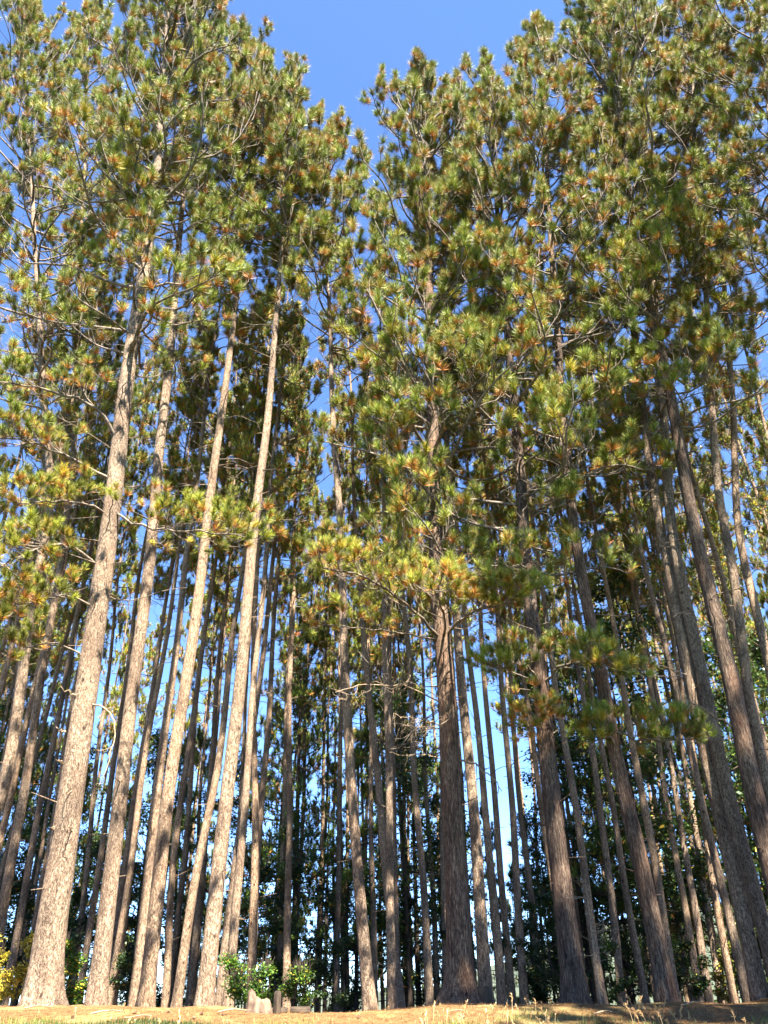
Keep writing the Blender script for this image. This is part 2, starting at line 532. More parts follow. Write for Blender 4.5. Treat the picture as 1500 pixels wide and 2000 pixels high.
def pine(name, P, D, H, seed, hb=0.45, R=2.6, lod=0, kind='front', nl=None, live=1.0, orange=0.27, bark=None, n2=5, n3=5, stubs=0, sides=14, hue=None, flare=1.35, toward=0.0, dead_n=0):
    """one pine: empty > trunk, branches, needles.  P: world polyline from ground to top"""
    rg = np.random.default_rng(seed)
    base = np.array([P[0][0], P[0][1], gz(P[0][0], P[0][1])])
    root = bpy.data.objects.new(name, None)
    COL.objects.link(root)
    root.location = base
    root.empty_display_size = 0.3
    PL = np.asarray(P, float) - base
    # carry the foot a little into the ground
    d0 = PL[1] - PL[0]
    PL = PL[PL[:, 2] > 0.05] if (PL[:, 2] > 0.05).sum() > 2 else PL
    foot = PL[0] - d0 / max(d0[2], 1e-3) * (PL[0][2] + 0.35)
    PL = np.vstack([foot, PL])
    k = 70 if lod == 0 else 34 if lod == 1 else 22
    PP = resample(PL, k)
    low = np.linspace(PP[0, 2], 1.4, 12)
    PP = np.vstack([np.stack([np.interp(low, PP[:, 2], PP[:, 0]), np.interp(low, PP[:, 2], PP[:, 1]), low], -1), PP[PP[:, 2] > 1.5]])
    wob = 0.02 if lod == 0 else 0.03
    PP[:, 0] += wob * np.sin(PP[:, 2] * 0.9 + seed) * np.clip(PP[:, 2] / 4, 0, 1)
    PP[:, 1] += wob * 2 * np.sin(PP[:, 2] * 0.6 + seed * 2) * np.clip(PP[:, 2] / 4, 0, 1)
    tb = Buf()
    trunk_geo(tb, PP, D, H, rg, sides, flare)
    # branch stubs on the bare stem
    if stubs:
        h = rg.uniform(1.6, H * hb, stubs)
        a = rg.uniform(0, 6.28, stubs)
        p0 = np.stack([np.interp(h, PP[:, 2], PP[:, 0]), np.interp(h, PP[:, 2], PP[:, 1]), h], -1)
        L = np.where(rg.random(stubs) < 0.7, rg.uniform(0.1, 0.22, stubs), rg.uniform(0.25, 0.6, stubs)) + D * 0.3
        c = curve_pts(p0, a, rg.uniform(-0.2, 0.5, stubs), L, 3, np.zeros(stubs), 0.15, rg)
        v, q = tubes(c, np.full((stubs, 1), 0.014) * np.array([[1, .8, .35]]), 5)
        tb.add(v, q=q)
    obj('trunk', tb.mesh(name + '_trunk', bark or BARK), root)
    # live crown
    nl = nl or 34
    wh = 4 if nl > 44 else 3                           # limbs sit in whorls, with gaps between them
    t = (np.floor(np.arange(nl) / wh) * wh + rg.normal(0, 0.45, nl) + wh * 0.5) / nl
    t = np.sort(np.clip(t, 0.0, 0.999)) ** 0.9
    hbm = H * hb
    h = hbm + (H - hbm) * t * 0.985
    a = np.arange(nl) * 2.4 + rg.random(nl) * 0.9
    if toward:                                         # sun side (towards the meadow) carries more limbs
        a = np.where(rg.random(nl) < toward, np.pi + rg.normal(0, 0.85, nl), a)
    LR = R * profile(t, kind) * rg.uniform(0.42, 1.22, nl)
    p0 = np.stack([np.interp(h, PP[:, 2], PP[:, 0]), np.interp(h, PP[:, 2], PP[:, 1]), h], -1)
    el = np.radians(np.interp(t, [0, 0.3, 0.7, 1], [-4, 14, 34, 66]) + rg.normal(0, 8, nl))
    up = np.radians(np.interp(t, [0, 0.5, 1], [30, 38, 18]) + rg.normal(0, 8, nl))
    limbs = curve_pts(p0, a, el, LR, 9, up, 0.5, rg)
    R0 = np.clip(0.010 + 0.009 * LR, 0.010, 0.045) * (1 if D < 0.35 else 1.15)
    wood, need = Buf(), Buf()
    lv = np.clip(np.interp(t, [0, 0.12, 0.3, 1], [0.45, 0.75, 1, 1]) * live * rg.uniform(0.65, 1.25, nl), 0, 1)
    grow(limbs, LR, R0, wood, need, rg, n2=n2, n3=n3, lod=lod, live=lv, orange=orange, hue=hue, twl=1.0 if lod == 0 else 0.8, s2=0.40 if lod == 0 else 0.3, bare=lod == 0)
    # dead, bare limbs below and inside the crown
    nd = dead_n or (16 if lod == 0 else 10)
    hd = rg.uniform(H * hb * 0.5, H * (hb + 0.25), nd)
    p0 = np.stack([np.interp(hd, PP[:, 2], PP[:, 0]), np.interp(hd, PP[:, 2], PP[:, 1]), hd], -1)
    LD = R * rg.uniform(0.25, 0.8, nd)
    dl = curve_pts(p0, rg.uniform(0, 6.28, nd), rg.uniform(-0.3, 0.5, nd), LD, 7, rg.uniform(-0.6, 0.7, nd), 0.6, rg)
    v, q = tubes(dl, np.full((nd, 1), 0.014) * np.linspace(1, .3, 7)[None], 4)
    wood.add(v, q=q)
    i2 = np.repeat(np.arange(nd), 4)
    p, d = at_s(dl, i2, rg.uniform(0.3, 0.95, nd * 4))
    az, e = dir_azel(d)
    d2 = curve_pts(p, az + rg.normal(0, 0.9, nd * 4), e + rg.normal(0, 0.4, nd * 4), rg.uniform(0.2, 0.7, nd * 4), 5, rg.normal(0, 0.6, nd * 4), 0.7, rg)
    v, q = tubes(d2, np.full((nd * 4, 1), 0.007) * np.linspace(1, .4, 5)[None], 3)
    wood.add(v, q=q)
    obj('branches', wood.mesh(name + '_wood', TWIG), root)
    obj('crown', need.mesh(name + '_crown', NEEDLE, False), root)
    root['_h'] = H
    return root


def px_line(pts, d, ytop=None, H=None, xtop=None):
    """photo pixels on one trunk, at distance d -> world polyline to the tree's top"""
    W = [unproj(x, y, d) for x, y in pts]
    W = sorted(W, key=lambda p: p[2])
    W = np.array(W)
    g = gz(W[0][0], d)
    if ytop is not None:
        top = unproj(xtop if xtop is not None else pts[-1][0], ytop, d)
        if xtop is None:
            sl = (W[-1] - W[-2]) / (W[-1][2] - W[-2][2])
            top[0] = W[-1][0] + 0.5 * sl[0] * (top[2] - W[-1][2])
    else:
        zt = g + H
        sl = (W[-1][0] - W[0][0]) / (W[-1][2] - W[0][2])
        dz = zt - W[-1][2]
        top = np.array([W[-1][0] + 0.45 * sl * dz, d, zt])
    P = np.vstack([W, top])
    P = P[np.argsort(P[:, 2])]
    return P, P[-1][2] - g


def dist_for(w):
    Dm = float(np.interp(w, [4, 10, 14, 20, 28, 34, 46, 60], [.13, .20, .22, .26, .28, .31, .43, .47]))
    return FPX * Dm / (0.9 * w), Dm


# ------------------------------------------------------------------ the pines of the photo
# key, pixel points (x,y) up the trunk, width in pixels near y=1750, then options
HERO = [
 ('H1', [(80, 1970), (109, 1750), (144, 1500), (180, 1280), (205, 1100), (235, 850), (265, 620), (305, 367)], 56, dict(ytop=-70, xtop=334, R=3.8, hb=0.38, nl=104, label='widest sunlit pine of the left edge, dead hooked branch on its stem')),
 ('H2', [(187, 1970), (210, 1750), (243, 1500), (291, 1100), (315, 850), (341, 600), (352, 450)], 33, dict(ytop=-10, xtop=375, R=3.0, hb=0.53, nl=76, label='pale straight pine, third widest of the sunlit left group')),
 ('H3', [(284, 1972), (307, 1750), (338, 1500), (395, 1100), (427, 850), (461, 600), (472, 450)], 29, dict(ytop=105, xtop=478, R=2.9, hb=0.53, nl=72, label='bright pine leaning right behind a thin brown pine at its left')),
 ('H4', [(398, 1972), (422, 1750), (449, 1500), (491, 1100), (518, 850), (538, 650), (550, 480)], 31, dict(ytop=185, xtop=558, R=2.6, hb=0.67, nl=68, live=.85, label='bright bare-stemmed pine just left of the green shrub and pale stump')),
 ('H5', [(901, 1962), (895, 1750), (878, 1500), (867, 1300), (853, 1100), (847, 950)], 46, dict(ytop=165, xtop=830, R=3.5, hb=0.27, nl=92, bark='old', label='thick shaded pine with deeply furrowed bark and flared roots near the centre')),
 ('H6', [(1126, 1962), (1100, 1750), (1068, 1500), (1053, 1300), (1028, 1100), (1012, 900)], 40, dict(ytop=195, xtop=955, R=3.3, hb=0.29, nl=88, bark='old', label='thick shaded pine right of centre, beside the thin dead sapling')),
 ('H7', [(1305, 1962), (1265, 1750), (1207, 1500), (1175, 1300), (1140, 1150), (1113, 1000)], 33, dict(ytop=60, xtop=1048, R=3.1, hb=0.31, nl=74, bark='old', label='dark pine second from the right among the thick stems, dark bough crossing it')),
 ('H8', [(1487, 1955), (1443, 1750), (1385, 1500), (1301, 1100), (1284, 1000)], 29, dict(ytop=10, xtop=1150, R=3.0, hb=0.34, nl=66, label='shaded pine at the right edge, left one of a close pair')),
 ('H9', [(1570, 1955), (1520, 1750), (1459, 1500), (1444, 1400), (1371, 1100), (1325, 850), (1280, 650), (1238, 470)], 40, dict(ytop=-30, xtop=1185, R=3.5, hb=0.33, nl=96, bark='old', label='thick pine cut by the right edge of the view, stem forked high in the crown')),
 ('H10', [(1530, 1955), (1475, 1750), (1410, 1500), (1323, 1100), (1307, 1000)], 30, dict(ytop=-60, xtop=1240, R=2.8, hb=0.42, nl=64, label='shaded pine at the right edge, right one of a close pair')),
 ('H11', [(-20, 1970), (8, 1750), (37, 1600), (54, 1500), (110, 1150), (145, 900)], 20, dict(ytop=10, xtop=175, R=3.2, hb=0.36, nl=84, label='slim pine leaving the photo at the lower left edge')),
 ('X', [(723, 1980), (703, 1750), (682, 1500), (668, 1100), (655, 900)], 19, dict(d=17.0, D=.24, ytop=285, xtop=628, R=2.6, hb=0.6, nl=54, label='curved slender pine left of centre, its foot meeting a thinner stem')),
 ('AE', [(951, 1965), (936, 1750), (918, 1500), (900, 1300), (884, 1100), (873, 900)], 21, dict(d=17.2, D=.25, ytop=195, xtop=885, R=2.6, hb=0.48, nl=56, label='slender pine just right of the thick furrowed centre pine')),
 ('BA', [(1590, 1960), (1527, 1650), (1470, 1400), (1427, 1100), (1405, 990)], 20, dict(d=16.0, D=.24, ytop=-20, xtop=1340, R=3.0, hb=.44, nl=60, label='slim pine high at the right edge, left one of two')),
 ('BB', [(1640, 1960), (1560, 1550), (1500, 1300), (1444, 1050)], 18, dict(d=17.5, D=.25, ytop=25, xtop=1385, R=3.0, hb=.44, nl=60, label='slim pine high at the right edge, right one of two')),
 ('H13', [(1850, 1950), (1690, 1400), (1580, 900)], 30, dict(d=14.5, D=.30, ytop=-60, xtop=1470, R=3.2, hb=.42, nl=64, label='pine rooted outside the right edge, its crown in the upper right corner')),
 ('H12', [(-110, 1970), (-60, 1750), (17, 1500), (32, 1400), (60, 1200), (100, 1000)], 26, dict(ytop=15, xtop=40, R=3.9, hb=0.34, nl=100, label='pine standing outside the left edge, its crown reaching into the view')),
]
MID = [  # key, points, width
 ('C', [(6, 1970), (46, 1750), (95, 1500), (140, 1250)], 15), ('D', [(25, 1970), (58, 1750), (90, 1550)], 8),
 ('E', [(45, 1970), (77, 1750), (120, 1500)], 13), ('F', [(139, 1970), (163, 1750), (189, 1500), (237, 1080)], 12),
 ('G', [(152, 1970), (185, 1750), (222, 1500), (262, 1200)], 14), ('I', [(212, 1970), (233, 1750), (272, 1500), (338, 1100)], 14),
 ('J', [(262, 1972), (283, 1750), (315, 1500), (363, 1100)], 21), ('K', [(322, 1972), (333, 1750), (361, 1500), (421, 1100)], 15),
 ('L', [(343, 1972), (376, 1750), (424, 1500), (475, 1100)], 18), ('M', [(367, 1972), (381, 1750), (395, 1500)], 9),
 ('N', [(376, 1972), (394, 1750), (415, 1500)], 10), ('O', [(428, 1972), (450, 1750), (485, 1500), (535, 1100)], 17),
 ('P', [(453, 1972), (463, 1750), (472, 1500)], 11), ('Q', [(485, 1972), (499, 1750), (517, 1500)], 16),
 ('S', [(547, 1978), (550, 1750), (556, 1500)], 12), ('T', [(559, 1978), (563, 1750), (564, 1500), (573, 1100)], 15),
 ('V', [(658, 1982), (659, 1750), (665, 1500), (667, 1300)], 12), ('W', [(671, 1982), (668, 1750), (664, 1500)], 10),
 ('Z', [(733, 1980), (728, 1750), (724, 1500)], 12),
 ('Y', [(784, 1978), (759, 1750), (734, 1500), (717, 1300), (697, 1100), (690, 900)], 17),
 ('AA', [(758, 1978), (762, 1750), (768, 1500)], 9), ('A2', [(771, 1978), (748, 1500)], 9),
 ('AB', [(798, 1976), (788, 1750), (780, 1500), (771, 1300), (762, 1050)], 10), ('AC', [(806, 1976), (796, 1750), (787, 1500)], 9),
 ('AD', [(840, 1972), (828, 1750), (809, 1500), (800, 1300), (782, 1100)], 16), ('B5', [(869, 1968), (868, 1750), (864, 1500)], 12),

 ('AF', [(981, 1966), (965, 1750), (940, 1500), (930, 1400), (897, 1100)], 17),
 ('AG', [(1001, 1966), (983, 1750), (960, 1500), (930, 1100)], 15), ('AH', [(1025, 1966), (1012, 1750), (993, 1500), (963, 1100)], 16),
 ('AI', [(1056, 1966), (1037, 1750), (1008, 1500)], 9), ('AJ', [(1065, 1966), (1054, 1750), (1040, 1500)], 7),
 ('AK', [(1105, 1966), (1085, 1750), (1046, 1500), (1034, 1400), (982, 1100)], 14), ('AM', [(1220, 1968), (1186, 1750), (1140, 1500)], 6),
 ('AN', [(1215, 1968), (1196, 1750), (1161, 1500), (1130, 1300)], 15), ('AO', [(1263, 1968), (1225, 1750), (1183, 1500), (1150, 1320)], 14),
 ('AP', [(1285, 1968), (1246, 1750), (1205, 1500)], 11), ('AQ', [(1322, 1966), (1287, 1750), (1248, 1500), (1227, 1400), (1176, 1100)], 17),
 ('AS', [(1369, 1966), (1335, 1750), (1292, 1500), (1245, 1180), (1209, 1000)], 14), ('AT', [(1387, 1966), (1354, 1750), (1310, 1500)], 14),
 ('AU', [(1410, 1966), (1378, 1750), (1339, 1500), (1300, 1250)], 13), ('AV', [(1435, 1966), (1398, 1750), (1357, 1500), (1343, 1400)], 14),
 ('BC', [(-70, 1970), (5, 1500), (60, 1150)], 13), ('BD', [(-40, 1970), (40, 1560), (105, 1200)], 10),
]
ORD = ['', 'first', 'second', 'third', 'fourth', 'fifth', 'sixth', 'seventh', 'eighth', 'ninth', 'tenth', 'eleventh', 'twelfth', 'thirteenth', 'fourteenth', 'fifteenth', 'sixteenth', 'seventeenth', 'eighteenth', 'nineteenth', 'twentieth', 'twenty-first', 'twenty-second', 'twenty-third', 'twenty-fourth', 'twenty-fifth', 'twenty-sixth', 'twenty-seventh', 'twenty-eighth']
SHORT = {'H1': 'the widest left pine', 'H2': 'the pale straight pine beside it', 'H3': 'the bright leaning pine', 'H4': 'the bright pine by the shrub',
         'H5': 'the thick furrowed centre pine', 'H6': 'the thick pine by the dead sapling', 'H7': 'the pine crossed by a bough',
         'H8': 'the close pair at the right', 'H12': 'the left edge of the stand', 'H11': 'the slim left-edge pine'}
anchors = sorted([(p[0][0], k) for k, p, w, o in HERO if k in SHORT])
pines = {}
for n, (k, pts, w, o) in enumerate(HERO):
    d, D = (o['d'], o['D']) if 'd' in o else dist_for(w)
    P, H = px_line(pts, d, ytop=o['ytop'], xtop=o['xtop'])
    r = pine('pine_tree', P, D, H, 100 + n, hb=o['hb'], R=o['R'], lod=0, nl=int(o['nl'] * 1.2), live=o.get('live', 1),
             bark=BARK_OLD if o.get('bark') else BARK, n2=6, n3=3, stubs=26, sides=22, toward=0.22, flare=1.75 if k == 'H5' else 1.45 if w > 38 else 1.25, dead_n=30)
    tag(r, o['label'], 'pine tree', 'pines along the front of the stand')
    pines[k] = (r, d, P)
mids = sorted(MID, key=lambda m: m[1][0][0])
cnt = {}
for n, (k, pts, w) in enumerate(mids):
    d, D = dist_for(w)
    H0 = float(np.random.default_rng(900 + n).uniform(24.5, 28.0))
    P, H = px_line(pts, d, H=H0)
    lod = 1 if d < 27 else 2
    r = pine('pine_tree', P, D, H, 300 + n, hb=0.52 if d < 24 else 0.48, R=2.1, lod=lod, kind='mid', nl=40, n2=5, n3=4, stubs=18, sides=12 if lod == 1 else 9, flare=1.2, live=0.9, hue=(0.8, 0.85, 0.85))  # hue dims these needles: canopy shade put into the tint
    x0 = pts[0][0]
    left = [a for a in anchors if a[0] < x0]
    if x0 > 1487:
        left = []
    if left:
        a = left[-1][1]
        cnt[a] = cnt.get(a, 0) + 1
        size = 'slim' if w >= 14 else 'thin'
        lab = '%s pine, %s stem to the right of %s' % (size, ORD[cnt[a]], SHORT[a])
    elif x0 > 1487:
        cnt['R'] = cnt.get('R', 0) + 1
        lab = 'slim pine seen high at the right edge, %s of two' % ORD[cnt['R']]
    else:
        cnt['L'] = cnt.get('L', 0) + 1
        lab = 'slim pine at the far left edge, %s from the edge' % ORD[cnt['L']]
    tag(r, lab, 'pine tree', 'slim pines inside the stand')
    pines[k] = (r, d, P)

xs = np.concatenate([np.linspace(-3000, -60, 14), np.linspace(-40, -10, 16), np.linspace(-9.6, 9.6, 160), np.linspace(10, 40, 16), np.linspace(60, 3000, 14)])
ys = np.concatenate([np.linspace(-300, -12, 8), np.linspace(-10, 7, 14), np.linspace(7.3, 16, 110), np.linspace(17, 60, 30), np.linspace(70, 220, 12), np.linspace(300, 3500, 10)])
XX, YY = np.meshgrid(xs, ys)
ZZ = ground_z(XX, YY) + 0.018 * fbm2(XX, YY, 1.6) * (np.abs(XX) < 40)
for r, d, _ in pines.values():                      # soil and litter heaped round each foot
    dd2 = (XX - r.location.x) ** 2 + (YY - r.location.y) ** 2
    big = r['_h'] > 0 and d < 17
    ZZ = ZZ + (0.05 if big else 0.025) * np.exp(-dd2 / (0.55 ** 2 if big else 0.3 ** 2))
gb = Buf()
ii = np.arange(XX.size).reshape(XX.shape)
gb.add(np.stack([XX, YY, ZZ], -1), q=np.stack([ii[:-1, :-1], ii[:-1, 1:], ii[1:, 1:], ii[1:, :-1]], -1))
gm, nt, out, bs = new_mat('needle_litter_ground')
v = mapping(nt, (1, 1, 1))
va = mapping(nt, (5, 22, 8))
n1 = noise(nt, v, 7, 6, 0.7)
n2 = noise(nt, va, 4.0, 5, 0.75, 0.8)
n3 = noise(nt, v, 0.9, 4, 0.6)
c = ramp(nt, n2, [(0.34, (0.022, 0.011, 0.005)), (0.47, (0.10, 0.052, 0.02)), (0.62, (0.20, 0.118, 0.046))])
c2 = ramp(nt, n1, [(0.35, (0.62, 0.55, 0.5)), (0.55, (1, 1, 1)), (0.8, (1.1, 1.05, 0.95))])
c = mix(nt, c, c2, 1.0, 'MULTIPLY')
g = ramp(nt, n3, [(0.50, (0, 0, 0)), (0.62, (1, 1, 1))])
gf = nt.nodes.new('ShaderNodeMath'); gf.operation = 'MULTIPLY'; gf.inputs[1].default_value = 0.35
nt.links.new(g, gf.inputs[0])
c = mix(nt, c, (0.30, 0.27, 0.10), gf.outputs[0])
sep = nt.nodes.new('ShaderNodeSeparateXYZ'); nt.links.new(v, sep.inputs[0])
mr = nt.nodes.new('ShaderNodeMapRange'); mr.inputs['From Min'].default_value = 9.6; mr.inputs['From Max'].default_value = 8.6
nt.links.new(sep.outputs['Y'], mr.inputs['Value'])
c = mix(nt, c, (0.035, 0.055, 0.015), mr.outputs[0])      # the mown meadow on which the photographer stands
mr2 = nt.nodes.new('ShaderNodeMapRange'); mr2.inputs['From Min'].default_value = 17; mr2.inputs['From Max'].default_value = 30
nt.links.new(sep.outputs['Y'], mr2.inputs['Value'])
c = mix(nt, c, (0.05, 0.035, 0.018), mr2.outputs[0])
nt.links.new(c, bs.inputs['Base Color'])
bs.inputs['Roughness'].default_value = 0.9
bs.inputs['Specular IOR Level'].default_value = 0.15
bp = nt.nodes.new('ShaderNodeBump'); bp.inputs['Strength'].default_value = 0.7; bp.inputs['Distance'].default_value = 0.03
nt.links.new(n2, bp.inputs['Height']); nt.links.new(bp.outputs[0], bs.inputs['Normal'])
tag(obj('ground', gb.mesh('ground', gm)), 'orange-brown forest ground strewn with pine needles', None, None, 'structure')


# ------------------------------------------------------------------ pines deeper in the stand (three sources, copied tree by tree)
def copy_tree(r, loc, rz, sc=1.0):
    c = r.copy(); COL.objects.link(c)
    c.location = loc; c.rotation_euler = (0, 0, rz); c.scale = (sc, sc, sc)
    for ch in r.children:
        g = ch.copy(); COL.objects.link(g); g.parent = c
        for e in ch.children:
            f = e.copy(); COL.objects.link(f); f.parent = g
    return c


def straight(x, y, H, lean=0.3, seed=0):
    r = np.random.default_rng(seed)
    g = gz(x, y)
    zs = np.linspace(0, H, 8)
    dx = lean * r.normal() * (zs / H) ** 1.4; dy = lean * r.normal() * (zs / H)
    return np.stack([x + dx, y + dy, g + zs], -1)


rb = np.random.default_rng(77)
spots = []
taken = [(p[2][0][0], p[1]) for p in pines.values()]
tries = 0
while len(spots) < 84 and tries < 5000:
    tries += 1
    y = rb.uniform(20, 46)
    x = rb.uniform(-0.62, 0.62) * y
    px = 750 + 1500 * x / (y * 0.9)
    if 800 < px < 1010 and y > 27 and rb.random() < 0.8:
        continue
    if 530 < px < 650 and y < 34:
        continue
    if any((x - a) ** 2 + (y - b) ** 2 < 1.5 ** 2 for a, b in taken):
        continue
    taken.append((x, y)); spots.append((x, y))
spots.sort(key=lambda p: p[1])
DEEP, ALLDEEP, BACKC, BACKL = [], [], [], []
for i in range(5):
    x, y = spots[i]
    H = rb.uniform(23.5, 26.5)
    r = pine('pine_tree', straight(x, y, H, 0.5, i), 0.22, H, 600 + i, hb=0.52, R=1.9, lod=2, kind='mid', nl=34, n2=5, n3=4, stubs=16, sides=9, flare=1.2)
    tag(r, 'x', 'pine tree', 'thin pines deep in the stand')
    DEEP.append(r); ALLDEEP.append(r)
for i, (x, y) in enumerate(spots[5:]):
    ALLDEEP.append(copy_tree(DEEP[i % 5], (x, y, gz(x, y)), rb.uniform(0, 6.28), rb.uniform(0.86, 1.08)))


# ------------------------------------------------------------------ shaggy conifers and leafy trees behind the pines
def back_conifer(x, y, H, seed, R=2.6, hb=0.06, label=None):
    rg = np.random.default_rng(seed)
    root = bpy.data.objects.new('conifer_tree', None); COL.objects.link(root)
    root.location = (x, y, gz(x, y))
    PP = resample(straight(0, 0, H, 0.25, seed) - np.array([0, 0, gz(0, 0)]), 24)
    PP[0, 2] = -0.4
    tb = Buf(); trunk_geo(tb, PP, H * 0.017, H, rg, 9, 1.2)
    obj('trunk', tb.mesh('conifer_trunk', BARK_DARK), root)
    nl = int(H * 3.6)
    t = (np.arange(nl) + rg.random(nl)) / nl
    h = H * (hb + (0.985 - hb) * t)
    a = rg.uniform(0, 6.28, nl)
    LR = R * np.interp(t, [0, .2, .6, 1], [0.75, 1, 0.8, 0.15]) * rg.uniform(0.5, 1.15, nl)
    p0 = np.stack([np.interp(h, PP[:, 2], PP[:, 0]), np.interp(h, PP[:, 2], PP[:, 1]), h], -1)
    limbs = curve_pts(p0, a, np.radians(rg.normal(2, 8, nl) + 25 * t ** 3), LR, 6, np.radians(rg.normal(10, 8, nl)), 0.2, rg)
    wood, need = Buf(), Buf()
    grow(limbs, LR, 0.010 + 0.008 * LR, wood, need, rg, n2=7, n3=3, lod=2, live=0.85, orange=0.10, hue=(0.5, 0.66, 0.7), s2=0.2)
    obj('branches', wood.mesh('conifer_wood', BARK_DARK), root)
    obj('crown', need.mesh('conifer_crown', NEEDLE, False), root)
    return root


def leaf_cloud(buf, C, n, rad, size, rg, c0, c1, yel=0.05):
    t = len(C)
    P = C[:, None, :] + rg.normal(size=(t, n, 3)) * rad * np.array([1, 1, 0.6])
    D = nrm(rg.normal(size=(t, n, 3)) * np.array([1, 1, 0.45]) - np.array([0, 0, 0.25]))
    S = nrm(np.cross(D, rg.normal(size=(t, n, 3)) * 0.5 + np.array([0, 0, 1.0])))
    ln = size * rg.uniform(0.7, 1.3, (t, n, 1))
    a = P; b = P + D * ln * 0.45 + S * ln * 0.33; c = P + D * ln; d = P + D * ln * 0.45 - S * ln * 0.33
    V = np.stack([a, b, c, d], 2).reshape(-1, 3)
    r = rg.random((t, n, 1))
    col = np.array(c0) * (1 - r) + np.array(c1) * r
    col = np.where(rg.random((t, n, 1)) < yel, np.array([0.5, 0.36, 0.05]), col)
    buf.add(V, q=np.arange(t * n * 4).reshape(-1, 4), c=np.repeat(col[:, :, None, :], 4, 2).reshape(-1, 3))


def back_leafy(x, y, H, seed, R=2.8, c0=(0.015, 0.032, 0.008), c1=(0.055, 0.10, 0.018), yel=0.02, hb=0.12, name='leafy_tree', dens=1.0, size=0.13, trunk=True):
    rg = np.random.default_rng(seed)
    root = bpy.data.objects.new(name, None); COL.objects.link(root)
    root.location = (x, y, gz(x, y))
    PP = resample(straight(0, 0, H, 0.4, seed) - np.array([0, 0, gz(0, 0)]), 18)
    PP[0, 2] = -0.4
    tb = Buf(); trunk_geo(tb, PP, max(H * 0.014, 0.03), H, rg, 8, 1.2)
    obj('trunk', tb.mesh(name + '_trunk', BARK_DARK), root)
    nl = max(int(H * 2.6), 8)
    t = (np.arange(nl) + rg.random(nl)) / nl
    h = H * (hb + (0.95 - hb) * t)
    LR = R * np.interp(t, [0, .3, .7, 1], [0.7, 1, 0.8, 0.25]) * rg.uniform(0.5, 1.15, nl)
    p0 = np.stack([np.interp(h, PP[:, 2], PP[:, 0]), np.interp(h, PP[:, 2], PP[:, 1]), h], -1)
    limbs = curve_pts(p0, rg.uniform(0, 6.28, nl), np.radians(rg.normal(22, 12, nl)), LR, 6, np.radians(rg.normal(15, 15, nl)), 0.35, rg)
    wood, junk, lf = Buf(), Buf(), Buf()
    B2 = grow(limbs, LR, 0.008 + 0.007 * LR, wood, junk, rg, n2=6, n3=3, lod=2, live=0.0)
    C = np.concatenate([B2[:, -1], B2[:, 3], B2[:, 2], limbs[:, -1], limbs[:, -2]])
    C = C[rg.random(len(C)) < 0.8]
    leaf_cloud(lf, C, int(16 * dens), 0.22 if H > 5 else 0.10, size, rg, c0, c1, yel)
    obj('branches', wood.mesh(name + '_wood', BARK_DARK), root)
    obj('crown', lf.mesh(name + '_leaves', LEAF, False), root)
    return root


def tag_back(r, kind):
    (BACKC if kind == 'c' else BACKL).append(r)
    if kind == 'c':
        tag(r, 'shaggy dark conifer behind the pine stems, sky showing through it', 'conifer tree', 'conifers behind the pine stand')
    else:
        tag(r, 'leafy green tree in the shade behind the pine stems', 'leafy tree', 'leafy trees behind the pine stand')


rc = np.random.default_rng(5)
con_src, leaf_src = [], []
rows = []
for i, u in enumerate(np.linspace(-0.66, 0.70, 36)):
    y = rc.uniform(31, 47)
    rows.append(('c', (u + rc.normal(0, 0.015)) * y, y, rc.uniform(9, 19)))
for i, u in enumerate(np.linspace(-0.62, 0.70, 20)):
    y = rc.uniform(28, 42)
    rows.append(('l', (u + rc.normal(0, 0.02)) * y, y, rc.uniform(5, 13)))
for i, u in enumerate(np.linspace(0.22, 0.72, 7)):
    y = rc.uniform(26, 36)
    rows.append(('c' if i % 2 else 'l', u * y, y, rc.uniform(11, 16)))
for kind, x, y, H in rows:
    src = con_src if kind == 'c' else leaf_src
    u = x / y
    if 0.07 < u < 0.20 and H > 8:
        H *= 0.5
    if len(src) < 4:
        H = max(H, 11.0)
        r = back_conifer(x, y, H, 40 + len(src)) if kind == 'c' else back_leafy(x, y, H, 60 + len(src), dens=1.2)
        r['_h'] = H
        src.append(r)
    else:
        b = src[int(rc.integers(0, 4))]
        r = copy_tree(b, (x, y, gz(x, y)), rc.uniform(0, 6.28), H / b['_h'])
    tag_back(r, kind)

# ------------------------------------------------------------------ pines to the right of the photographer: they throw the shade on the right half
for i, (x, y, H) in enumerate([(6.8, 2.2, 27), (8.9, 4.2, 27), (11.0, 6.6, 32), (14.2, 8.8, 32), (18.5, 10.5, 27), (9.8, 0.2, 26), (12.8, 2.6, 27), (16.5, 5.0, 27)]):
    r = pine('pine_tree', straight(x, y, H, 0.2, i), 0.32, H, 800 + i, hb=0.52, R=2.7, lod=1, kind='front', nl=84, n2=6, n3=5, stubs=4, sides=10)
    tag(r, 'tall pine outside the photo at its right, %s nearest the photographer' % ORD[i + 1], 'pine tree', 'pines outside the view on the right')


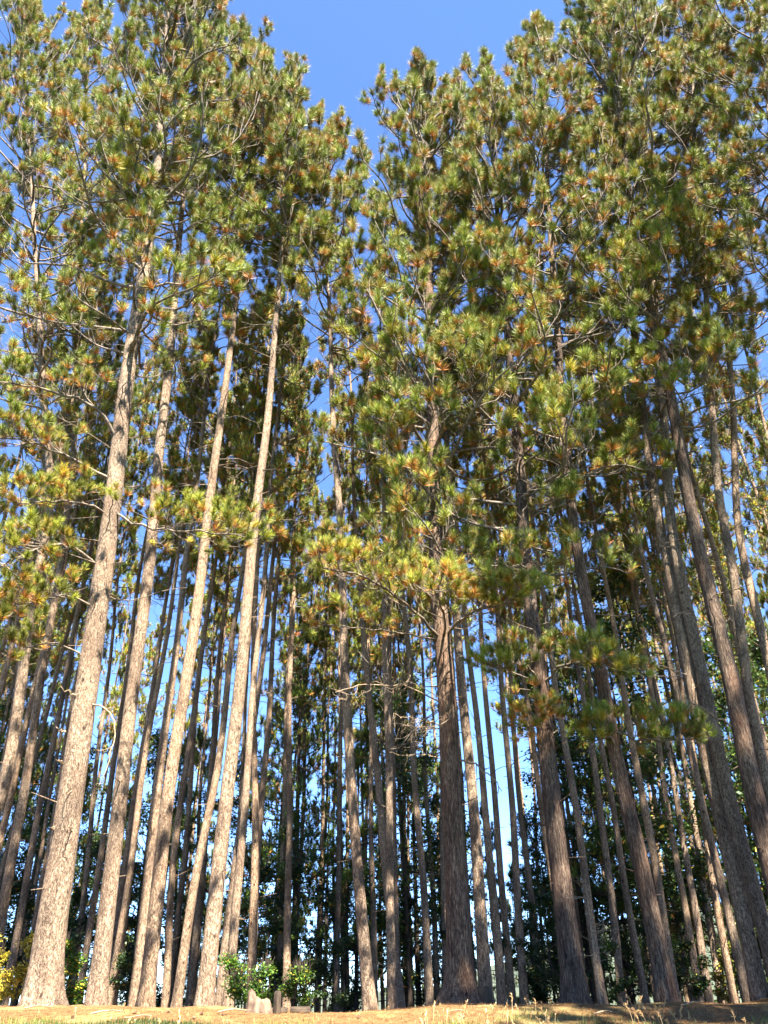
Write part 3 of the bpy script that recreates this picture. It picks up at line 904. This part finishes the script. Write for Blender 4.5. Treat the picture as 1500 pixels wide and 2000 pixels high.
# ------------------------------------------------------------------ low boughs of the front pines
def bough(key, pts, d_end, r0, R2, n2, n3, live, orange, seed, dead=False, lod=0, hue=None, s2=0.25, name='branch', twl=1.0):
    root, d, _ = pines[key]
    n = len(pts)
    W = np.array([unproj(px, py, d + (d_end - d) * i / (n - 1)) for i, (px, py) in enumerate(pts)])
    W = W - np.array(root.location)
    s = np.concatenate([[0], np.cumsum(np.linalg.norm(np.diff(W, axis=0), axis=1))])
    ss = np.linspace(0, s[-1], 14)
    C = np.stack([np.interp(ss, s, W[:, j]) for j in range(3)], -1)
    for _ in range(2):
        C[1:-1] = 0.25 * C[:-2] + 0.5 * C[1:-1] + 0.25 * C[2:]
    rg = np.random.default_rng(seed)
    C[1:] += rg.normal(0, 0.02, (13, 3))
    wood, need = Buf(), Buf()
    if dead:
        v, q = tubes(C[None], (r0 * np.linspace(1, 0.35, 14))[None], 7); wood.add(v, q=q)
        if n2:
            i2 = np.zeros(n2, int)
            p, dd = at_s(C[None], i2, rg.uniform(0.2, 1, n2))
            az, e = dir_azel(dd)
            B = curve_pts(p, az + rg.normal(0, 0.8, n2), e + rg.normal(0, 0.5, n2), rg.uniform(0.5, 1, n2) * R2, 8, rg.normal(0, 1.2, n2), 1.2, rg)
            v, q = tubes(B, np.full((n2, 1), r0 * 0.42) * np.linspace(1, .35, 8)[None], 4); wood.add(v, q=q)
            m3 = n2 * n3
            if m3:
                p, dd = at_s(B, np.repeat(np.arange(n2), n3), rg.uniform(0.2, 0.95, m3))
                az, e = dir_azel(dd)
                B3 = curve_pts(p, az + rg.normal(0, 1, m3), e + rg.normal(0, 0.7, m3), rg.uniform(0.15, 0.5, m3) * R2, 7, rg.normal(0, 1.5, m3), 1.6, rg)
                v, q = tubes(B3, np.full((m3, 1), r0 * 0.2) * np.linspace(1, .5, 7)[None], 3); wood.add(v, q=q)
        o = obj(name, wood.mesh('dead_bough', DEADWOOD), root)
        return o
    LR = np.array([s[-1] * R2])
    grow(C[None], LR, np.array([r0]), wood, need, rg, n2=n2, n3=max(3, int(n3 * 0.7)), lod=lod, live=live * 0.85, orange=orange, hue=hue, s2=s2, twl=1.25, nsz=0.72)
    o = obj(name, wood.mesh('bough_wood', TWIG), root)
    obj('needles', need.mesh('bough_needles', NEEDLE, False), o)
    return o


d1 = pines['H1'][1]; d5 = pines['H5'][1]; d6 = pines['H6'][1]
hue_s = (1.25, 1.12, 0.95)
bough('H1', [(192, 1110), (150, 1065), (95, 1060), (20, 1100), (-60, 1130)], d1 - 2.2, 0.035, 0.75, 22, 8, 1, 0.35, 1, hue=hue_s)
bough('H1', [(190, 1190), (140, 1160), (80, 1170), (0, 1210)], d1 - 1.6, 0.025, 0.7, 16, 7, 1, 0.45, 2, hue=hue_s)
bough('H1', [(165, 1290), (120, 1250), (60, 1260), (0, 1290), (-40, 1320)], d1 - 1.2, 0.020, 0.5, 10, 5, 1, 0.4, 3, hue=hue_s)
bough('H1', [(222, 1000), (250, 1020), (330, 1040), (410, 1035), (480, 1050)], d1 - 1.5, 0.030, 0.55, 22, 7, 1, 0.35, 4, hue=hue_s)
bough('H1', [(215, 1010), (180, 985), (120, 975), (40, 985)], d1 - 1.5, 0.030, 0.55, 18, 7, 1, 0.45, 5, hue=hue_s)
bough('H1', [(235, 870), (190, 790), (90, 760), (-30, 740)], d1 - 1.8, 0.045, 0.6, 22, 8, 1, 0.35, 6)
bough('H1', [(225, 940), (150, 900), (60, 860), (-20, 850)], d1 - 1.8, 0.040, 0.6, 20, 8, 1, 0.4, 7)
bough('H1', [(178, 1372), (205, 1380), (228, 1420), (222, 1460), (205, 1500)], d1 - 0.5, 0.018, 0.5, 4, 2, 0, 0, 8, dead=True)
bough('H1', [(165, 1365), (140, 1358), (118, 1340)], d1 - 0.4, 0.016, 0.2, 2, 0, 0, 0, 9, dead=True)
for i, (px, py, ex, ey) in enumerate([(128, 1430, 112, 1422), (125, 1492, 108, 1484), (136, 1550, 130, 1545), (140, 1625, 137, 1612), (106, 1622, 104, 1615)]):
    bough('H1', [(px, py), (ex, ey)], d1 - 0.5, 0.013, 0.1, 0, 0, 0, 0, 20 + i, dead=True, name='branch_stub')
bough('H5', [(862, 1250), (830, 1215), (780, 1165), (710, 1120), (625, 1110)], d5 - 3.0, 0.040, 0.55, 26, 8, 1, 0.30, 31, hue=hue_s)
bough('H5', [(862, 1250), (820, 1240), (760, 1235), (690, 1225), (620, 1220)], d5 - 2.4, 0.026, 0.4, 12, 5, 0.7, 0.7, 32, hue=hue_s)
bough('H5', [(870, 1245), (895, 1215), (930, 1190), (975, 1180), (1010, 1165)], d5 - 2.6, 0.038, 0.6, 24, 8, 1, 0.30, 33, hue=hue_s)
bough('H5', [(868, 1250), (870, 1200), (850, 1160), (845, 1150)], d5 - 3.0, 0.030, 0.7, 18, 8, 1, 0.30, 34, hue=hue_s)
bough('H5', [(850, 1130), (820, 1090), (775, 1060), (740, 1050)], d5 - 1.5, 0.025, 0.5, 8, 5, 0.6, 0.3, 35)
bough('H5', [(858, 1370), (800, 1340), (720, 1335), (655, 1350)], d5 - 2.6, 0.016, 1.0, 10, 6, 0, 0, 36, dead=True)
bough('H5', [(866, 1420), (830, 1405), (780, 1400)], d5 - 1.8, 0.014, 0.8, 8, 5, 0, 0, 37, dead=True)
bough('H5', [(890, 1370), (900, 1380), (860, 1420), (790, 1420)], d5 - 1.8, 0.012, 0.8, 8, 5, 0, 0, 38, dead=True)
bough('H5', [(890, 1484), (925, 1490), (960, 1515), (980, 1545)], d5 - 0.8, 0.022, 0.4, 3, 2, 0, 0, 39, dead=True)
bough('H5', [(866, 1482), (835, 1472), (800, 1476), (762, 1470)], d5 - 0.8, 0.012, 0.4, 3, 1, 0, 0, 40, dead=True)
bough('H5', [(860, 1535), (852, 1531)], d5 - 0.4, 0.016, 0.4, 0, 0, 0, 0, 41, dead=True, name='branch_stub')
bough('H6', [(1060, 1340), (1090, 1300), (1150, 1290), (1210, 1310)], d6 - 1.6, 0.035, 0.6, 18, 7, 1, 0.2, 51)
bough('H6', [(1055, 1330), (1030, 1300), (1000, 1300), (960, 1310)], d6 - 1.2, 0.03, 0.6, 14, 7, 1, 0.2, 52)
bough('H6', [(1062, 1400), (1050, 1395), (1030, 1415)], d6 - 0.8, 0.02, 0.6, 10, 6, 1, 1.4, 53)
bough('H7', [(1196, 1430), (1230, 1440), (1290, 1450), (1360, 1440)], d6 - 0.7, 0.028, 0.42, 20, 7, 0.9, 0.15, 54)
bough('H7', [(1200, 1460), (1190, 1440), (1170, 1445), (1160, 1450)], d6 - 0.6, 0.03, 0.5, 10, 6, 0.9, 0.15, 55)
bough('H9', [(1430, 1420), (1400, 1400), (1350, 1370), (1320, 1420)], pines['H9'][1] - 0.8, 0.02, 0.5, 5, 3, 0, 0, 56, dead=True)


def place_labels(objs, what):
    """label each tree by the front pine that stands left of it in the photo"""
    A = sorted([(p[2][0][0] / p[1], k) for k, p in pines.items() if k in SHORT])
    cn = {}
    for o in sorted(objs, key=lambda o: o.location.x / o.location.y):
        u = o.location.x / o.location.y
        l = [a for a in A if a[0] < u]
        a = l[-1][1] if l else 'edge'
        cn[a] = cn.get(a, 0) + 1
        o['label'] = '%s, %s right of %s' % (what, ORD[min(cn[a], 28)], SHORT.get(a, 'the left edge'))


UND = []
for i, u in enumerate(np.linspace(-0.55, 0.62, 20)):
    y = rc.uniform(24, 36); x = (u + rc.normal(0, 0.012)) * y; H = rc.uniform(2.6, 5.0)
    if i < 3:
        r = back_leafy(x, y, 4.0, 160 + i, R=1.7, c0=(0.008, 0.02, 0.006), c1=(0.035, 0.065, 0.012), yel=0.02, hb=0.04, name='young_tree', dens=1.3, size=0.11)
    else:
        r = copy_tree(UND[i % 3], (x, y, gz(x, y)), rc.uniform(0, 6.28), H / 4.0)
    tag(r, 'x', 'young tree', 'low young trees under the stand')
    UND.append(r)
place_labels(UND, 'low leafy young tree')
place_labels(ALLDEEP, 'thin dark pine far back')
place_labels(BACKC, 'shaggy dark conifer at the back')
place_labels(BACKL, 'leafy dark tree at the back')

# ------------------------------------------------------------------ shrubs at the foot of the stand
def shrub(px, d, H, R, seed, label, c0, c1, yel, dens=1.0, size=0.08):
    p = unproj(px, 1960, d)
    r = back_leafy(p[0], d, H, seed, R=R, c0=c0, c1=c1, yel=yel, hb=0.05, name='shrub', dens=dens, size=size)
    r.scale = (0.68, 0.68, 0.68)
    tag(r, label, 'shrub', 'shrubs at the foot of the pines')
    for ch in r.children:
        if ch.name.startswith('trunk'): ch.name = 'stem'
        if ch.name.startswith('crown'): ch.name = 'leaves'
    return r


YG0, YG1 = (0.13, 0.13, 0.012), (0.36, 0.29, 0.025)
G0, G1 = (0.022, 0.06, 0.006), (0.09, 0.17, 0.018)
D0, D1 = (0.008, 0.02, 0.006), (0.03, 0.06, 0.012)
shrub(28, 19, 1.9, 0.75, 71, 'yellow-leaved bush behind the leftmost stems', YG0, YG1, 0.45, 1.3, 0.10)
shrub(-20, 20, 2.0, 0.8, 72, 'yellow-green bush cut by the left edge of the view', YG0, YG1, 0.3, 1.3, 0.10)
shrub(128, 20, 1.9, 0.45, 73, 'bright green shrub just right of the widest left pine', G0, G1, 0.15, 1.2, 0.12)
shrub(238, 21, 1.7, 0.8, 74, 'round dark green bush low between the left pines', D0, D1, 0.04, 1.3, 0.09)
shrub(473, 17.5, 1.2, 0.30, 75, 'bright green shrub behind the pale stump, left half', G0, G1, 0.05, 1.1, 0.085)
shrub(512, 18.0, 1.1, 0.32, 76, 'bright green shrub behind the pale stump, right half', G0, G1, 0.03, 1.0, 0.085)
shrub(572, 17, 0.9, 0.35, 77, 'small green shrub behind the lying log', D0, G1, 0.03, 0.9, 0.08)
shrub(1355, 24, 2.4, 1.3, 78, 'dim green bush behind the thick right pines', D0, G0, 0.05, 1.2, 0.11)
shrub(1440, 27, 4.0, 1.6, 79, 'sunlit yellow-green bush seen left of the right edge pair', G0, YG0, 0.1, 1.2, 0.12)
shrub(1180, 23, 2.2, 1.0, 80, 'dark green bush behind the thin dead sapling', D0, G0, 0.02, 1.2, 0.11)
shrub(1075, 26, 2.2, 1.2, 81, 'dark bush left of the thick pine by the sapling', D0, D1, 0.02, 1.2, 0.11)
shrub(640, 23, 2.4, 1.3, 82, 'dark bush between two thin stems near the centre', D0, D1, 0.02, 1.2, 0.11)

# ------------------------------------------------------------------ stump, sawn log, post, dead sapling
def blob_ring(buf, rings, n, rg, jag=None, cap=True):
    """rings: (z, r) list -> lumpy solid of revolution, optional jagged rim"""
    V = []
    ph = rg.random(3) * 6.28
    for i, (z, r) in enumerate(rings):
        th = np.arange(n) / n * 2 * np.pi
        rr = r * (1 + 0.10 * np.sin(3 * th + ph[0]) + 0.08 * np.sin(5 * th + ph[1]) + rg.normal(0, 0.02, n))
        zz = np.full(n, z)
        if jag is not None and i >= jag[0]:
            zz = zz + jag[1] * (np.clip(np.sin(th * 1 + ph[2]), 0, 1) ** 3 + 0.3 * rg.random(n))
        V.append(np.stack([rr * np.cos(th), rr * np.sin(th), zz], -1))
    V = np.array(V)
    k = len(rings)
    idx = np.arange(k * n).reshape(k, n)
    q = np.stack([idx[:-1], np.roll(idx[:-1], -1, 1), np.roll(idx[1:], -1, 1), idx[1:]], -1).reshape(-1, 4)
    V = V.reshape(-1, 3)
    t = None
    if cap:
        V = np.vstack([V, [[0, 0, rings[-1][0]]]])
        last = idx[-1]
        t = np.stack([last, np.roll(last, -1), np.full(n, k * n)], -1)
    buf.add(V, q=q, t=t)


WOODGREY = plain_bark('weathered_wood', (0.12, 0.082, 0.055), (0.035, 0.02, 0.013), (10, 10, 3), 0.6)
WOODDARK = plain_bark('rotten_wood', (0.05, 0.035, 0.022), (0.015, 0.01, 0.007), (14, 14, 5), 0.6)
rs = np.random.default_rng(3)
p = unproj(503, 1975, 12.75)
b = Buf(); blob_ring(b, [(-0.12, .22), (0.0, .19), (0.04, .17), (0.09, .155), (0.13, .145), (0.145, .11), (0.12, .06)], 40, rs, jag=(3, 0.12))
o = obj('stump', b.mesh('stump', WOODGREY), None, (p[0], 12.75, gz(p[0], 12.75)))
tag(o, 'pale weathered stump with a jagged top in front of the green shrub', 'stump')
p = unproj(943, 1962, 15.6)
b = Buf(); blob_ring(b, [(-0.15, .19), (0.1, .165), (0.28, .155), (0.30, .12)], 30, rs)
o = obj('stump', b.mesh('stump_dark', WOODDARK), None, (p[0], 15.6, gz(p[0], 15.6)))
tag(o, 'dark flat-topped stump behind the roots of the furrowed centre pine', 'stump')
p = unproj(541, 1980, 12.9)
b = Buf(); blob_ring(b, [(-0.1, .055), (0.1, .055), (0.22, .052), (0.265, .045), (0.28, .02)], 18, rs)
o = obj('post', b.mesh('post', WOODDARK), None, (p[0], 12.9, gz(p[0], 12.9)))
tag(o, 'short round wooden post standing beside the pale stump', 'post')
for i, (x0, x1, r_) in enumerate([(528, 562, 0.042), (566, 607, 0.048)]):
    a = unproj(x0, 1978, 13.2); c = unproj(x1, 1978, 13.3)
    L = c[0] - a[0]
    b = Buf()
    blob_ring(b, [(-L / 2, 0.02), (-L / 2 + .005, r_), (0, r_ * 1.04), (L / 2 - .005, r_ * .97), (L / 2, 0.02)], 16, rs)
    mx = (a[0] + c[0]) / 2
    o = obj('log', b.mesh('log', WOODDARK), None, (mx, 13.25, gz(mx, 13.25) + r_ * 0.8))
    o.rotation_euler = (0, math.pi / 2, 0.06)
    tag(o, ['short log lying between the post and the thin pine', 'sawn log lying right of the post, behind the thin pine'][i], 'log')

rg = np.random.default_rng(8)
P = np.array([unproj(x, y, 14.6) for x, y in [(1175, 1966), (1165, 1900), (1158, 1840), (1152, 1790), (1146, 1745), (1143, 1715)]])
base = P[0].copy(); base[2] = gz(P[0][0], 14.6)
PL = resample(P - base, 20); PL[0, 2] = -0.1
root = bpy.data.objects.new('dead_sapling', None); COL.objects.link(root); root.location = base
b = Buf(); v, q = tubes(PL[None], np.linspace(0.015, 0.004, 20)[None], 7); b.add(v, q=q)
obj('trunk', b.mesh('sapling_stem', DEADWOOD), root)
m = 16
pp, dd = at_s(np.repeat(PL[None], 1, 0), np.zeros(m, int), rg.uniform(0.25, 0.98, m))
az = np.where(rg.random(m) < 0.5, 1.57, -1.57) + rg.normal(0, 0.5, m)
tw = curve_pts(pp, az, rg.uniform(-0.1, 0.5, m), rg.uniform(0.2, 0.6, m), 6, rg.normal(0.1, 0.5, m), 0.5, rg)
for i in range(m):
    b = Buf(); v, q = tubes(tw[i:i + 1], (0.005 * np.linspace(1, .4, 6))[None], 4); b.add(v, q=q)
    pp, dd = at_s(tw[i:i + 1], np.zeros(3, int), rg.uniform(0.4, 0.95, 3)); az, e = dir_azel(dd)
    t3 = curve_pts(pp, az + rg.normal(0, 0.8, 3), e + rg.normal(0, 0.4, 3), rg.uniform(0.08, 0.22, 3), 4, rg.normal(0, .5, 3), 0.5, rg)
    v, q = tubes(t3, np.full((3, 1), 0.003) * np.linspace(1, .5, 4)[None], 3); b.add(v, q=q)
    obj('branch', b.mesh('sapling_twig', DEADWOOD), root)
tag(root, 'thin dead sapling with bare side twigs right of a thick pine', 'sapling')

# ------------------------------------------------------------------ grass, litter, weeds, cones
GRASS = tint_mat('grass_blades', 0.3, 0.5, 0.35)


def vgz(x, y):
    return ground_z(x, y) + 0.018 * fbm2(x, y, 1.6)


def blades(buf, x, y, H, W, rg, ca, cb, lean=0.5):
    n = len(x)
    p = np.stack([x, y, vgz(x, y) - 0.005], -1)
    a = rg.random(n) * 6.28
    D = np.stack([np.cos(a), np.sin(a), np.zeros(n)], -1); S = np.stack([-np.sin(a), np.cos(a), np.zeros(n)], -1)
    ln = lean * rg.random((n, 1)) * H[:, None]
    up = np.array([0, 0, 1.0])
    m1 = p + up * H[:, None] * 0.55 + D * ln * 0.3
    t = p + up * H[:, None] * 0.95 + D * ln
    w = W * rg.uniform(0.6, 1.3, (n, 1))
    V = np.stack([p - S * w, p + S * w, m1 + S * w * .7, m1 - S * w * .7, t], 1).reshape(-1, 3)
    b = np.arange(n)[:, None] * 5
    r = rg.random((n, 1)); c = np.array(ca) * (1 - r) + np.array(cb) * r
    buf.add(V, q=np.concatenate([b, b + 1, b + 2, b + 3], 1), t=np.concatenate([b + 3, b + 2, b + 4], 1), c=np.repeat(c[:, None, :], 5, 1).reshape(-1, 3))


rg = np.random.default_rng(21)
gb2 = Buf()
n = 60000
x = rg.uniform(-8, 8, n); y = 9.8 + 2.3 * rg.random(n)
k = fbm2(x, y * 1.5, 1.1) + rg.normal(0, 0.3, n) - (y - 11.05) * 1.5
k2 = k > 0.15
blades(gb2, x[k2], y[k2], rg.uniform(0.03, 0.10, k2.sum()), 0.003, rg, (0.05, 0.09, 0.015), (0.18, 0.19, 0.04), 0.8)
n = 9000
x = rg.uniform(-8, 8, n); y = rg.uniform(9.5, 12.2, n)
blades(gb2, x, y, rg.uniform(0.02, 0.06, n), 0.0025, rg, (0.14, 0.10, 0.035), (0.27, 0.20, 0.085), 1.0)
n = 9000
x = rg.normal(-3.0, 0.8, n); y = rg.uniform(10.4, 11.6, n) - 0.15 * np.abs(x + 3.0)
blades(gb2, x, y, rg.uniform(0.03, 0.085, n), 0.003, rg, (0.008, 0.022, 0.004), (0.05, 0.085, 0.012), 0.7)  # patch of shaded grass, the shade painted into darker blade colours
tag(obj('grass', gb2.mesh('grass', GRASS, False)), 'short green and straw-coloured grass along the lower edge', 'grass', None, 'stuff')

lb = Buf()
n = 90000
x = rg.uniform(-9, 9, n); y = rg.uniform(9.5, 15.5, n)
a = rg.random(n) * 6.28; L = rg.uniform(0.04, 0.13, n); tz = rg.normal(0, 0.14, n)
p = np.stack([x, y, vgz(x, y) + rg.uniform(0.002, 0.016, n)], -1)
D = np.stack([np.cos(a), np.sin(a), tz], -1); S = np.stack([-np.sin(a), np.cos(a), np.zeros(n)], -1)
V = np.stack([p - S * .0028, p + S * .0028, p + D * L[:, None]], 1).reshape(-1, 3)
r = rg.random((n, 1)); c = np.array([0.05, 0.02, 0.008]) * (1 - r) + np.array([0.30, 0.175, 0.07]) * r
lb.add(V, t=np.arange(n * 3).reshape(-1, 3), c=np.repeat(c[:, None], 3, 1).reshape(-1, 3))
tag(obj('needle_litter', lb.mesh('needle_litter', GRASS, False)), 'fallen orange-brown pine needles covering the ground', 'needle litter', None, 'stuff')

# dry grass heads standing in the litter
wd = Buf()
for i in range(95):
    px = rg.choice([rg.uniform(820, 1110), rg.uniform(1225, 1345), rg.uniform(60, 480), rg.uniform(0, 1500)], p=[.35, .35, .1, .2])
    yy = rg.uniform(10.6, 11.9)
    q0 = unproj(px, 1985, yy)
    z = gz(q0[0], yy)
    H = rg.uniform(0.08, 0.24)
    c = curve_pts(np.array([[q0[0], yy, z - 0.01]]), np.array([rg.random() * 6.28]), np.array([1.3]), np.array([H]), 6, np.array([-0.35]), 0.2, rg)
    v, q = tubes(c, (0.0025 * np.linspace(1, .6, 6))[None], 3)
    wd.add(v, q=q, c=np.tile([[0.3, 0.2, 0.09]], (len(v), 1)))
    k = 14
    pp, dd = at_s(c, np.zeros(k, int), rg.uniform(0.6, 1, k))
    az, e = dir_azel(dd)
    s3 = curve_pts(pp, az + rg.normal(0, 1.2, k), e + rg.normal(-0.2, 0.4, k), rg.uniform(0.015, 0.04, k), 3, np.zeros(k), 0.3, rg)
    v, q = tubes(s3, np.full((k, 3), 0.003), 3)
    wd.add(v, q=q, c=np.tile([[0.38, 0.24, 0.10]], (len(v), 1)))
tag(obj('dry_weeds', wd.mesh('dry_weeds', GRASS, False)), 'dry straw-coloured seed heads rising from the needle litter', 'dry grass', None, 'stuff')

cone_m = None
CONE = plain_bark('cone_scales', (0.22, 0.12, 0.06), (0.07, 0.04, 0.025), (60, 60, 60), 1.0)
cs = [(262, 1981), (328, 1978), (393, 1982), (378, 1991), (433, 1985), (143, 1988), (1046, 1973), (700, 1990), (1236, 1974), (1085, 1984)]
cwhere = ['left of the bright leaning pine', 'right of the bright leaning pine', 'at the foot of the bright pine by the shrub', 'lying nearest under the bright pine by the shrub', 'between the bright pine and the pale stump', 'in front of the widest left pine', 'near the thick shaded right pine', 'below the two thin centre pines', 'under the dark thick right pine', 'on the open litter right of centre']
for (px, py), wl in zip(cs, cwhere):
    best = min(np.arange(10.8, 12.3, 0.05), key=lambda yy: abs(unproj(px, py, yy)[2] - gz(unproj(px, py, yy)[0], yy)))
    q0 = unproj(px, py, best)
    if cone_m is None:
        b = Buf()
        zz = np.linspace(-0.026, 0.026, 9)
        for j in range(8):
            rr = 0.019 * math.sqrt(max(0, 1 - (zz[j] / 0.027) ** 2)) + 0.003
            blob_ring(b, [(zz[j], rr * 0.7), (zz[j] + 0.004, rr * 1.15), (zz[j] + 0.006, rr * 0.6)], 12, rg)
        cone_m = b.mesh('cone', CONE, False)
    o = obj('pine_cone', cone_m, None, (q0[0], best, gz(q0[0], best) + 0.016))
    o.rotation_euler = (rg.uniform(1.2, 1.9), 0, rg.random() * 6.28)
    tag(o, 'small brown pine cone ' + wl, 'pine cone', 'pine cones on the needle litter')

# fallen sticks in the litter
for i, k in enumerate(['H1', 'H2', 'H3', 'H4', 'H5', 'H6', 'H7']):
    r = pines[k][0]
    yy = rg.uniform(11.5, 12.4); xx = r.location.x * yy / r.location.y + rg.uniform(-0.3, 0.3)
    L = rg.uniform(0.25, 0.7)
    c = curve_pts(np.zeros((1, 3)), np.array([1.57 + rg.normal(0, 0.5)]), np.array([0.03]), np.array([L]), 6, np.array([0.0]), 0.4, rg)
    b = Buf(); v, q = tubes(c, (rg.uniform(0.006, 0.012) * np.linspace(1, .5, 6))[None], 5); b.add(v, q=q)
    o = obj('stick', b.mesh('stick', DEADWOOD), None, (xx, yy, gz(xx, yy) + 0.025))
    tag(o, 'fallen stick on the litter before ' + SHORT[k], 'stick', 'sticks on the needle litter')
